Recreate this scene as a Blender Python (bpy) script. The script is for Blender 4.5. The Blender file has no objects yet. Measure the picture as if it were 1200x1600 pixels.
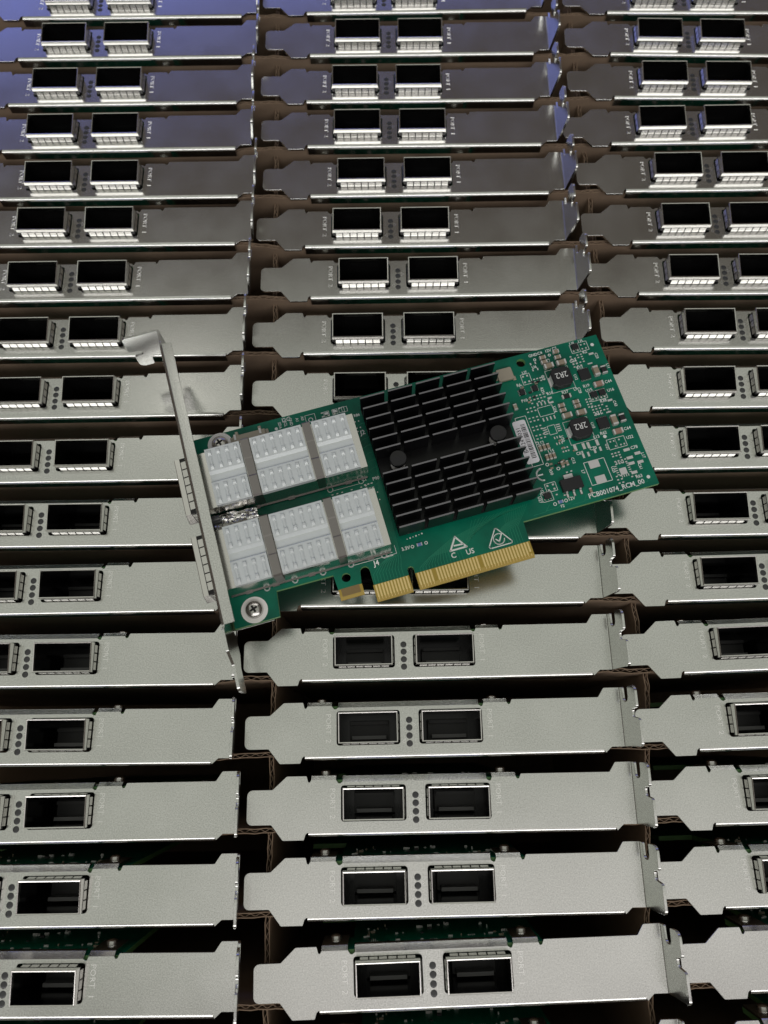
import bpy, bmesh, math, random
from mathutils import Matrix, Vector
from mathutils.geometry import tessellate_polygon

random.seed(7)
MM = 0.001
scene = bpy.context.scene
C = scene.collection
R = math.radians

# ------------------------------------------------------------------ camera
cam_d = bpy.data.cameras.new('camera')
cam = bpy.data.objects.new('camera', cam_d)
C.objects.link(cam)
cam_d.sensor_fit = 'VERTICAL'
cam_d.sensor_height = 32.0
cam_d.lens = 1184.63 / 1600 * 32.0
cam_d.clip_start = 0.005
cam_d.clip_end = 20.0
_r = Vector((0.999877, -0.015015, -0.004534)); _u = Vector((0.015685, 0.957181, 0.289064)); _f = Vector((0, 0.289099, -0.957299))
cam.matrix_world = Matrix(((_r.x, _u.x, -_f.x, 0), (_r.y, _u.y, -_f.y, 0), (_r.z, _u.z, -_f.z, 0.25096), (0, 0, 0, 1)))
scene.camera = cam
cam_d.dof.use_dof = True
cam_d.dof.focus_distance = 0.245
cam_d.dof.aperture_fstop = 14.0

# ------------------------------------------------------------------ world and lamps
world = bpy.data.worlds.new('World'); scene.world = world; world.use_nodes = True
bg = world.node_tree.nodes['Background']
bg.inputs['Color'].default_value = (1.0, 0.84, 0.70, 1)
bg.inputs['Strength'].default_value = 0.075

def area(name, loc, target, sx, sy, radiance, color):
    l = bpy.data.lights.new(name, 'AREA'); l.shape = 'RECTANGLE'; l.size = sx; l.size_y = sy
    l.energy = radiance * math.pi * sx * sy; l.color = color
    o = bpy.data.objects.new(name, l); C.objects.link(o); o.location = loc
    d = Vector(target) - Vector(loc); o.rotation_euler = d.to_track_quat('-Z', 'Y').to_euler()
    return o
area('ceiling_light', (0.0, 0.24, 1.70), (0.0, 0.24, 0), 3.0, 1.84, 0.36, (0.955, 1.0, 0.90))
area('ceiling_light_near', (0.50, -0.52, 1.66), (0.50, -0.52, 0), 1.7, 0.66, 0.19, (1.0, 0.86, 0.95))
area('ceiling_light_behind', (0.0, -1.20, 1.35), (0, 0.1, 0), 3.2, 0.60, 2.8, (1.0, 0.975, 0.96))
area('blue_reflection_light', (-0.42, 1.62, 0.90), (0, 0.25, 0.76), 3.4, 0.34, 0.74, (0.22, 0.29, 1.0))  # lamp standing in for an unseen blue thing that the far brackets reflect
area('pale_wall_light', (0.0, 1.66, 0.30), (0, 0.25, 0.2), 3.4, 0.50, 0.20, (1.0, 0.95, 0.86))
area('spot_lamp', (-0.54, 0.92, 1.60), (-0.07, 0.12, 0), 0.14, 0.14, 1.0, (1.0, 0.95, 0.88))

scene.view_settings.view_transform = 'Standard'
scene.view_settings.look = 'None'
scene.view_settings.exposure = 0.1
scene.view_settings.gamma = 1.0
scene.cycles.use_denoising = True
scene.cycles.max_bounces = 8
scene.cycles.glossy_bounces = 5
scene.cycles.diffuse_bounces = 2

# ------------------------------------------------------------------ materials
def mat(name, base, rough=0.5, metal=0.0, **kw):
    m = bpy.data.materials.new(name); m.use_nodes = True
    b = m.node_tree.nodes['Principled BSDF']
    b.inputs['Base Color'].default_value = (*base, 1); b.inputs['Roughness'].default_value = rough; b.inputs['Metallic'].default_value = metal
    for k, v in kw.items(): b.inputs[k].default_value = v
    return m

def grain(m, scale=3500, strength=0.2, dist=0.00003, col_var=0.0, base=None, big=60, rough_var=0.0, fine=0.55):
    nt = m.node_tree; b = nt.nodes['Principled BSDF']
    tc = nt.nodes.new('ShaderNodeTexCoord')
    n = nt.nodes.new('ShaderNodeTexNoise'); n.inputs['Scale'].default_value = scale; n.inputs['Detail'].default_value = 2
    nt.links.new(tc.outputs['Object'], n.inputs['Vector'])
    bp = nt.nodes.new('ShaderNodeBump'); bp.inputs['Strength'].default_value = strength; bp.inputs['Distance'].default_value = dist
    nt.links.new(n.outputs['Fac'], bp.inputs['Height']); nt.links.new(bp.outputs['Normal'], b.inputs['Normal'])
    oi = nt.nodes.new('ShaderNodeObjectInfo')
    n2 = nt.nodes.new('ShaderNodeTexNoise'); n2.inputs['Scale'].default_value = big; n2.inputs['Detail'].default_value = 5; n2.noise_dimensions = '4D'
    nt.links.new(tc.outputs['Object'], n2.inputs['Vector'])
    mu = nt.nodes.new('ShaderNodeMath'); mu.operation = 'MULTIPLY'; mu.inputs[1].default_value = 37.0
    nt.links.new(oi.outputs['Random'], mu.inputs[0]); nt.links.new(mu.outputs[0], n2.inputs['W'])
    if col_var:
        base = b.inputs['Base Color'].default_value[:3]
        mx = nt.nodes.new('ShaderNodeMix'); mx.data_type = 'RGBA'
        mx.inputs['A'].default_value = (*[c * (1 - col_var) for c in base], 1); mx.inputs['B'].default_value = (*[min(1, c * (1 + col_var)) for c in base], 1)
        ad = nt.nodes.new('ShaderNodeMath'); ad.operation = 'ADD'; ad.use_clamp = True
        s2 = nt.nodes.new('ShaderNodeMath'); s2.operation = 'MULTIPLY_ADD'; s2.inputs[1].default_value = fine; s2.inputs[2].default_value = 0.225 - fine*0.5
        nt.links.new(n.outputs['Fac'], s2.inputs[0])
        s3 = nt.nodes.new('ShaderNodeMath'); s3.operation = 'MULTIPLY_ADD'; s3.inputs[1].default_value = 0.6; s3.inputs[2].default_value = -0.03
        nt.links.new(n2.outputs['Fac'], s3.inputs[0])
        nt.links.new(s2.outputs[0], ad.inputs[0]); nt.links.new(s3.outputs[0], ad.inputs[1])
        nt.links.new(ad.outputs[0], mx.inputs['Factor']); nt.links.new(mx.outputs['Result'], b.inputs['Base Color'])
    if rough_var:
        r0 = b.inputs['Roughness'].default_value
        rr = nt.nodes.new('ShaderNodeMapRange'); rr.inputs['From Min'].default_value = 0.3; rr.inputs['From Max'].default_value = 0.7
        rr.inputs['To Min'].default_value = r0 - rough_var; rr.inputs['To Max'].default_value = r0 + rough_var
        nt.links.new(n2.outputs['Fac'], rr.inputs['Value']); nt.links.new(rr.outputs['Result'], b.inputs['Roughness'])
    return m

M = {}
M['zinc'] = grain(mat('zinc_plate', (0.735, 0.745, 0.72), 0.21, 1.0), 2600, 0.22, 0.00004, 0.18, rough_var=0.03, fine=2.2)
M['nickel'] = grain(mat('nickel_sheet', (0.80, 0.79, 0.76), 0.20, 1.0), 1500, 0.1, 0.00002, 0.05)
M['stamp'] = mat('stamped_letter', (0.97, 0.97, 0.95), 0.30, 1.0)
M['port_shade'] = mat('painted_port_shade', (0.035, 0.035, 0.036), 0.16, 0.85)  # cage metal coloured near-black to carry the shade inside the ports
M['black_plastic'] = grain(mat('black_plastic', (0.014, 0.014, 0.015), 0.42), 1500, 0.1)
M['grey_plastic'] = mat('grey_contact_bar', (0.19, 0.19, 0.19), 0.4)
M['lens'] = mat('led_lens', (0.055, 0.057, 0.058), 0.28)
M['cardboard'] = grain(mat('cardboard', (0.28, 0.20, 0.137), 0.92), 900, 0.5, 0.0001, 0.16, big=120)
M['flute'] = grain(mat('cardboard_flute', (0.33, 0.235, 0.165), 0.9), 900, 0.4, 0.0001, 0.1, big=120)
M['screw'] = grain(mat('screw_steel', (0.55, 0.54, 0.52), 0.25, 1.0), 2000, 0.1)
M['tin'] = mat('tinned_pad', (0.74, 0.74, 0.72), 0.42, 0.35)
M['pad'] = mat('white_tinned_ring', (0.90, 0.89, 0.86), 0.45, 0.05)
M['bronze'] = mat('tarnished_pad', (0.28, 0.20, 0.09), 0.45, 0.4)
M['silk'] = mat('white_silkscreen', (0.86, 0.89, 0.86), 0.6)
M['gold'] = mat('gold_contact', (1.0, 0.78, 0.36), 0.34, 0.85)
M['fr4'] = grain(mat('bare_board_edge', (0.44, 0.31, 0.05), 0.5), 1500, 0.2)
M['anod'] = grain(mat('black_anodised', (0.004, 0.004, 0.005), 0.30, 0.0, **{'Specular IOR Level': 0.28}), 3000, 0.2)
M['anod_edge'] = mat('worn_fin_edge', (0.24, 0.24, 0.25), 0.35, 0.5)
M['alu'] = grain(mat('pale_cast_aluminium', (0.76, 0.81, 0.82), 0.40, 0.35), 2500, 0.5, 0.00004, 0.07, big=300)
M['band'] = grain(mat('steel_clip_band', (0.33, 0.31, 0.30), 0.34, 1.0), 2500, 0.2, col_var=0.1)
M['foil'] = mat('crumpled_foil', (0.72, 0.72, 0.70), 0.16, 1.0)
M['beige'] = mat('beige_plastic', (0.42, 0.38, 0.29), 0.5)
M['ceramic'] = grain(mat('tan_ceramic', (0.33, 0.275, 0.20), 0.45), 1500, 0.2, col_var=0.2, big=900)
M['pinkcer'] = mat('reddish_ceramic', (0.37, 0.235, 0.18), 0.45)
M['chip'] = grain(mat('black_chip', (0.016, 0.016, 0.018), 0.45), 2500, 0.4)
M['bluefuse'] = mat('blue_fuse', (0.16, 0.24, 0.52), 0.4)
M['paper'] = mat('white_label_paper', (0.93, 0.93, 0.97), 0.55)
M['ink'] = mat('black_ink', (0.02, 0.02, 0.025), 0.6)
M['trace'] = mat('copper_trace_under_mask', (0.010, 0.25, 0.14), 0.36)

def pcb_material():
    m = mat('green_solder_mask', (0.004, 0.12, 0.07), 0.30)
    nt = m.node_tree; b = nt.nodes['Principled BSDF']
    b.inputs['Specular IOR Level'].default_value = 0.28; b.inputs['Roughness'].default_value = 0.36
    tc = nt.nodes.new('ShaderNodeTexCoord')
    n = nt.nodes.new('ShaderNodeTexNoise'); n.inputs['Scale'].default_value = 45; n.inputs['Detail'].default_value = 3
    v = nt.nodes.new('ShaderNodeTexVoronoi'); v.inputs['Scale'].default_value = 420; v.distance = 'CHEBYCHEV'
    nt.links.new(tc.outputs['Object'], n.inputs['Vector']); nt.links.new(tc.outputs['Object'], v.inputs['Vector'])
    mx = nt.nodes.new('ShaderNodeMix'); mx.data_type = 'RGBA'
    mx.inputs['A'].default_value = (0.0, 0.098, 0.060, 1); mx.inputs['B'].default_value = (0.0, 0.185, 0.108, 1)
    ad = nt.nodes.new('ShaderNodeMath'); ad.operation = 'MULTIPLY_ADD'; ad.inputs[1].default_value = 0.25; ad.use_clamp = True
    sub = nt.nodes.new('ShaderNodeMapRange'); sub.inputs['From Min'].default_value = 0.38; sub.inputs['From Max'].default_value = 0.62
    nt.links.new(n.outputs['Fac'], sub.inputs['Value'])
    nt.links.new(v.outputs['Distance'], ad.inputs[0]); nt.links.new(sub.outputs['Result'], ad.inputs[2])
    nt.links.new(ad.outputs[0], mx.inputs['Factor']); nt.links.new(mx.outputs['Result'], b.inputs['Base Color'])
    return m
M['pcb'] = pcb_material()
M['pcb_edge'] = mat('light_green_board_edge', (0.16, 0.36, 0.12), 0.5)

# ------------------------------------------------------------------ mesh helpers (all in millimetres)
class MB:
    def __init__(s): s.v = []; s.f = []; s.m = []
    def add(s, verts, faces, mi=0):
        o = len(s.v); s.v += [tuple(p) for p in verts]
        for f in faces: s.f.append(tuple(i + o for i in f)); s.m.append(mi)
        return s
    def box(s, x0, x1, y0, y1, z0, z1, mi=0, top=None):
        vs = [(x0,y0,z0),(x1,y0,z0),(x1,y1,z0),(x0,y1,z0),(x0,y0,z1),(x1,y0,z1),(x1,y1,z1),(x0,y1,z1)]
        fs = [(0,3,2,1),(0,1,5,4),(1,2,6,5),(2,3,7,6),(3,0,4,7)]
        s.add(vs, fs, mi); o = len(s.v) - 8
        s.f.append((o+4,o+5,o+6,o+7)); s.m.append(mi if top is None else top)
        return s
    def prism(s, outer, t0, t1, holes=(), fn=None, mi=0, skip=None, side=None):
        """closed plate from a 2D outline; fn maps (p, q, t) to xyz; skip(p, q) drops that side wall"""
        fn = fn or (lambda p, q, t: (p, q, t))
        loops = [list(outer)] + [list(h) for h in holes]
        def sa(l): return sum(l[i][0]*l[(i+1) % len(l)][1] - l[(i+1) % len(l)][0]*l[i][1] for i in range(len(l)))
        for i, l in enumerate(loops):
            if (sa(l) < 0) == (i == 0): l.reverse()
        flat = [p for l in loops for p in l]; n = len(flat)
        tris = tessellate_polygon([[Vector((p[0], p[1], 0)) for p in l] for l in loops])
        vs = [fn(p[0], p[1], t1) for p in flat] + [fn(p[0], p[1], t0) for p in flat]
        fs = []
        for t in tris:
            a, b, c = [flat[i] for i in t]
            ar = (b[0]-a[0])*(c[1]-a[1]) - (c[0]-a[0])*(b[1]-a[1])
            if abs(ar) < 1e-9: continue
            t = t if ar > 0 else (t[0], t[2], t[1])
            fs.append(tuple(t)); fs.append((t[0]+n, t[2]+n, t[1]+n))
        s.add(vs, fs, mi)
        o = len(s.v) - 2*n; k = 0
        for l in loops:
            L = len(l)
            for i in range(L):
                a, b = k+i, k+(i+1) % L
                if skip and skip(flat[a], flat[b]): continue
                s.f.append((o+a, o+a+n, o+b+n, o+b)); s.m.append(mi if side is None else side)
            k += L
        return s
    def sweep(s, profile, x0, x1, fn, mi=0, caps=True, closed=False):
        """2D profile loop (closed ring unless closed is False = open ends) pulled from x0 to x1"""
        n = len(profile)
        vs = [fn(x0, *p) for p in profile] + [fn(x1, *p) for p in profile]
        fs = []
        for i in range(n if closed else n - 1):
            j = (i+1) % n; fs.append((i, j, j+n, i+n))
        if caps:
            fs.append(tuple(range(n-1, -1, -1))); fs.append(tuple(range(n, 2*n)))
        s.add(vs, fs, mi); return s
    def cyl(s, c, r, h, n=20, fn=None, mi=0, r2=None, dome=0, top=None, dome_h=0.45):
        fn = fn or (lambda x, y, z: (x, y, z)); r2 = r if r2 is None else r2
        rings = [(r, 0), (r2, h)]
        for k in range(1, dome+1):
            a = k/(dome+1)*math.pi/2; rings.append((r2*math.cos(a), h + r2*dome_h*math.sin(a)))
        vs = []
        for rr, z in rings: vs += [fn(c[0]+rr*math.cos(2*math.pi*i/n), c[1]+rr*math.sin(2*math.pi*i/n), c[2]+z) for i in range(n)]
        fs = []
        for k in range(len(rings)-1):
            for i in range(n): fs.append((k*n+i, k*n+(i+1) % n, (k+1)*n+(i+1) % n, (k+1)*n+i))
        fs.append(tuple(range(n-1, -1, -1)))
        s.add(vs, fs, mi); o = len(s.v) - len(vs)
        s.f.append(tuple(o+(len(rings)-1)*n+i for i in range(n))); s.m.append(mi if top is None else top)
        return s
    def ring(s, c, r0, r1, z0, z1, n=20, mi=0):
        s.prism([(c[0]+r1*math.cos(2*math.pi*i/n), c[1]+r1*math.sin(2*math.pi*i/n)) for i in range(n)], z0, z1,
                [[(c[0]+r0*math.cos(2*math.pi*i/n), c[1]+r0*math.sin(2*math.pi*i/n)) for i in range(n)]], mi=mi); return s
    def mesh(s, name, mats, bevel=0, joint=None, weld=False, smooth=True, dissolve=False, bevel_top=False):
        me = bpy.data.meshes.new(name)
        me.from_pydata([(x*MM, y*MM, z*MM) for x, y, z in s.v], [], s.f)
        for m in (mats if isinstance(mats, (list, tuple)) else [mats]): me.materials.append(M[m])
        me.polygons.foreach_set('material_index', s.m)
        bm = bmesh.new(); bm.from_mesh(me)
        if weld: bmesh.ops.remove_doubles(bm, verts=bm.verts, dist=1e-6)
        bmesh.ops.recalc_face_normals(bm, faces=bm.faces)
        if dissolve: bmesh.ops.dissolve_limit(bm, angle_limit=R(1), verts=bm.verts, edges=bm.edges, delimit={'MATERIAL'})
        isj = lambda e: joint and joint([v.co/MM for v in e.verts])
        if bevel:
            es = [e for e in bm.edges if len(e.link_faces) == 2 and e.calc_face_angle(0) > R(50) and not isj(e)]
            bmesh.ops.bevel(bm, geom=es, offset=bevel*MM, segments=1, profile=0.5, affect='EDGES', clamp_overlap=True)
        for e in bm.edges:
            e.smooth = len(e.link_faces) == 2 and e.calc_face_angle(0) < R(24) and not isj(e)
        for f in bm.faces: f.smooth = smooth
        bm.to_mesh(me); bm.free()
        return me

def obj(name, me, parent=None, mtx=None):
    o = bpy.data.objects.new(name, me); C.objects.link(o)
    if parent: o.parent = parent
    if mtx is not None: o.matrix_basis = mtx
    return o
def T(x, y, z): return Matrix.Translation((x*MM, y*MM, z*MM))
def tag(o, label, cat, group=None):
    o['label'] = label; o['category'] = cat
    if group: o['group'] = group
    return o

def rpoly(pts, n=5):
    """outline with rounded corners: (x, y) or (x, y, radius)"""
    out = []; L = len(pts)
    for i in range(L):
        p = Vector(pts[i][:2]); r = pts[i][2] if len(pts[i]) > 2 else 0
        if r <= 0: out.append(tuple(p)); continue
        a = Vector(pts[i-1][:2]); b = Vector(pts[(i+1) % L][:2])
        da = (a-p).normalized(); db = (b-p).normalized()
        ang = da.angle(db); t = min(r/math.tan(ang/2), (a-p).length*0.49, (b-p).length*0.49); rr = t*math.tan(ang/2)
        c = p + (da+db).normalized()*(rr/math.sin(ang/2))
        p0 = p+da*t-c; p1 = p+db*t-c
        a0 = math.atan2(p0.y, p0.x); a1 = math.atan2(p1.y, p1.x); d = (a1-a0+math.pi) % (2*math.pi)-math.pi
        for k in range(n+1):
            q = a0+d*k/n; out.append((c.x+rr*math.cos(q), c.y+rr*math.sin(q)))
    return out
def circ(cx, cy, r, n=14): return [(cx+r*math.cos(2*math.pi*i/n), cy+r*math.sin(2*math.pi*i/n)) for i in range(n)]
def arc(cx, cy, r, a0, a1, n=8): return [(cx+r*math.cos(R(a0+(a1-a0)*i/n)), cy+r*math.sin(R(a0+(a1-a0)*i/n))) for i in range(n+1)]

_txt = {}
def text_geo(body, size, extrude=0.0, align='LEFT', res=2, bold=0.0):
    key = (body, extrude, align, res, bold)
    if key not in _txt:
        cu = bpy.data.curves.new('txt', 'FONT'); cu.body = body; cu.size = 1.0; cu.extrude = extrude/size; cu.align_x = align; cu.align_y = 'CENTER'; cu.resolution_u = res; cu.offset = bold
        o = bpy.data.objects.new('txt', cu); C.objects.link(o)
        bpy.context.view_layer.update()
        me = bpy.data.meshes.new_from_object(o.evaluated_get(bpy.context.evaluated_depsgraph_get()))
        _txt[key] = ([tuple(v.co) for v in me.vertices], [tuple(p.vertices) for p in me.polygons])
        bpy.data.objects.remove(o); bpy.data.curves.remove(cu); bpy.data.meshes.remove(me)
    v, f = _txt[key]
    return [(x*size, y*size, z*size) for x, y, z in v], f
def put_text(mb, body, size, x, y, z, rot=0, mi=0, extrude=0.0, align='CENTER', sx=1.0, bold=0.0):
    v, f = text_geo(body, size, extrude, align, bold=bold)
    c, s = math.cos(R(rot)), math.sin(R(rot))
    mb.add([(x+px*sx*c-py*s, y+px*sx*s+py*c, z+pz) for px, py, pz in v], f, mi)
def line(mb, p, q, w, z, h=0.02, mi=0):
    d = Vector((q[0]-p[0], q[1]-p[1])); l = d.length
    if l < 1e-6: return
    n = Vector((-d.y, d.x))/l*w/2; e = d/l*w/2
    a = Vector(p)-e; b = Vector(q)+e
    mb.add([(a.x+n.x, a.y+n.y, z+h), (a.x-n.x, a.y-n.y, z+h), (b.x-n.x, b.y-n.y, z+h), (b.x+n.x, b.y+n.y, z+h)], [(0, 1, 2, 3)], mi)
def polyline(mb, pts, w, z, closed=False, mi=0):
    for i in range(len(pts) - (0 if closed else 1)): line(mb, pts[i], pts[(i+1) % len(pts)], w, z, mi=mi)

# ------------------------------------------------------------------ setting: box floor and corrugated dividers
m = MB(); m.box(-230, 240, -150, 340, -149, -146)
fl = obj('box_floor', m.mesh('box_floor', 'cardboard')); fl['kind'] = 'structure'

for nm, bx in (('unseen_carton_wall', (-230, 240, -112, -108.5, -146, -1.0)), ('unseen_carton_wall', (-230, 240, 326, 329.5, -146, -1.0)), ('unseen_carton_wall', (-233.5, -230, -112, 329.5, -146, -1.0)), ('unseen_carton_wall', (240, 243.5, -112, 329.5, -146, -1.0))):  # near wall added out of view to keep light from the front gaps
    w_ = obj(nm, MB().box(*bx).mesh('unseen_carton_wall', 'cardboard')); w_['kind'] = 'structure'

MID = [(-47.68, 300.51, -0.3), (-46.03, 277.64, -0.52), (-47.25, 253.58, -0.22), (-46.39, 230.37, -0.52), (-44.92, 206.66, 0.02), (-46.7, 183.1, -0.18), (-44.26, 160.4, -0.02), (-46.6, 136.71, -0.1), (-45.9, 112.84, -0.1), (-46.2, 88.97, 0.0), (-45.73, 65.1, 0.0), (-46.01, 42.62, 0.0), (-45.22, 18.19, 0.41), (-43.95, -5.77, 0.42), (-42.56, -28.07, 0.2), (-42.5, -51.53, 0.38), (-38.58, -75.96, 1.32), (-36.5, -99.6, 0.8)]
LEFT = [(-171.26, 300.86, -0.2), (-170.35, 278.12, -0.2), (-171.52, 254.16, -0.2), (-170.77, 230.22, -0.2), (-169.06, 207.46, -0.2), (-169.4, 185.68, -0.2), (-169.56, 161.0, -0.17), (-170.41, 137.35, -0.2), (-170.23, 112.77, 0.03), (-170.21, 88.23, 0.11), (-170.16, 65.02, -0.2), (-170.0, 41.53, 0.14), (-169.09, 18.04, -0.2), (-168.67, -5.84, -0.35), (-166.45, -29.16, 0.24), (-165.55, -52.32, -0.03), (-164.35, -75.36, -0.33), (-163.6, -99.4, -0.2)]
LEFT = [(x+0.6, y, a) for x, y, a in LEFT]
RIGHT = [(81.81, 298.95, -1.47), (81.21, 276.85, -1.75), (80.44, 253.56, -1.27), (76.7, 229.51, -0.24), (80.21, 206.84, -0.33), (80.11, 182.77, -0.1), (80.01, 160.04, -0.7), (82.94, 136.75, -0.64), (79.56, 112.85, -0.11), (77.49, 89.42, 0.2), (77.03, 65.15, 0.2), (76.63, 42.27, 0.77), (78.9, 18.48, 1.49), (80.63, -5.38, 1.2), (82.58, -27.02, 0.6), (82.52, -50.37, 0.9), (86.37, -72.39, 1.2), (88.5, -96.5, 1.2)]
ORD = ['top', 'second', 'third', 'fourth', 'fifth', 'sixth', 'seventh', 'eighth', 'ninth', 'tenth', 'eleventh', 'twelfth', 'thirteenth', 'fourteenth', 'fifteenth', 'sixteenth', 'seventeenth', 'bottom']

def divider(path, x_axis, top, label, group):
    """corrugated board standing on edge: two liners and a waved sheet between them, following path [(s, offset)]"""
    def off(s):
        for (a, p), (b, q) in zip(path, path[1:]):
            if s <= b: return p + (q-p)*(s-a)/(b-a)
        return path[-1][1]
    s0, s1 = path[0][0], path[-1][0]
    fn = (lambda s, o, z: (s, o, z)) if x_axis else (lambda s, o, z: (o, s, z))
    root = bpy.data.objects.new('cardboard_divider', None); C.objects.link(root)
    root.location = (*[c*MM for c in fn((s0+s1)/2, off((s0+s1)/2), 0)[:2]], -0.146)
    back = T(*[-c for c in fn((s0+s1)/2, off((s0+s1)/2), -146)])
    wob = lambda q: 0.16*math.sin(q*0.37) + 0.12*math.sin(q*1.13+2) + 0.07*math.sin(q*2.9)
    for sg in (-1, 1):
        m = MB(); ss = [s0 + (s1-s0)*i/160 for i in range(161)]
        for i in range(160):
            vs = []
            for s in ss[i:i+2]:
                j0 = random.uniform(-0.12, 0.12)
                for o_, z in ((0.50, -145), (0.76, -145), (0.76, top), (0.50, top)): vs.append(fn(s, off(s)+sg*o_ + (wob(s) if z > -100 else 0), z + (wob(s*1.7+9*sg)*1.2 if z > -100 else 0)))
            m.add(vs, [(0, 1, 5, 4), (1, 2, 6, 5), (2, 3, 7, 6), (3, 0, 4, 7)])
        obj('liner', m.mesh('liner', 'cardboard', weld=True), root, back)
    m = MB(); per = 3.1; n = int((s1-s0)/per*8)
    pts = [s0 + (s1-s0)*i/n for i in range(n+1)]; vs = []; fs = []
    for s in pts:
        k_ = int((s-s0)/per*1.7); rw = random.Random(k_*7 + int(s0*13) + int(off(s0)*5)); am = 0.40*rw.uniform(0.85, 1.05); dz = rw.uniform(-0.2, 0.05)
        o_ = off(s) + am*math.sin(2*math.pi*(s-s0)/per + 0.3*math.sin(s*0.21))
        for d, z in ((-0.08, top-6), (-0.08, top-0.1+dz), (0.08, top-0.1+dz), (0.08, top-6)): vs.append(fn(s, o_+d, z))
    for i in range(n):
        a = i*4; b = a+4
        fs += [(a, b, b+1, a+1), (a+1, b+1, b+2, a+2), (a+2, b+2, b+3, a+3)]
    m.add(vs, fs); obj('fluted_sheet', m.mesh('fluted_sheet', 'flute'), root, back)
    return tag(root, label, 'divider', group)

for r in range(18):
    L_, M_, R_ = LEFT[r], MID[r], RIGHT[r]
    pa = []
    for (x, y, a), xs in ((L_, (-30, 60, 112)), (M_, (6, 60, 112)), (R_, (6, 60, 120))):
        for q in xs: pa.append((x+q, y + q*math.sin(R(a)) + 2.15))
    name = ORD[r]
    divider(pa, True, -2.3, 'long corrugated cardboard divider under the near edges of the %s row of brackets' % (name if r else 'topmost'), 'corrugated dividers between the rows')
divider([(-108, -37.2), (20, -37.3), (135, -40.3), (315, -43.5)], False, -5.5, 'corrugated cardboard divider running between the left and middle columns of cards', 'corrugated dividers between the columns')
divider([(-108, 75.2), (-60, 77.2), (15, 86.0), (40, 84.5), (315, 85.0)], False, -5.5, 'corrugated cardboard divider running between the middle and right columns of cards', 'corrugated dividers between the columns')

# ------------------------------------------------------------------ bracket, cages and other card-front parts
TH = 0.8
LIP0, LIP1 = 17.8, 112.3
CB0, CB1 = 28.3, 73.4
TABS = ((18.5, 26.3), (75.0, 82.5))
CAGE_X = (37.95, 64.2); CAGE_Y = 9.65

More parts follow.
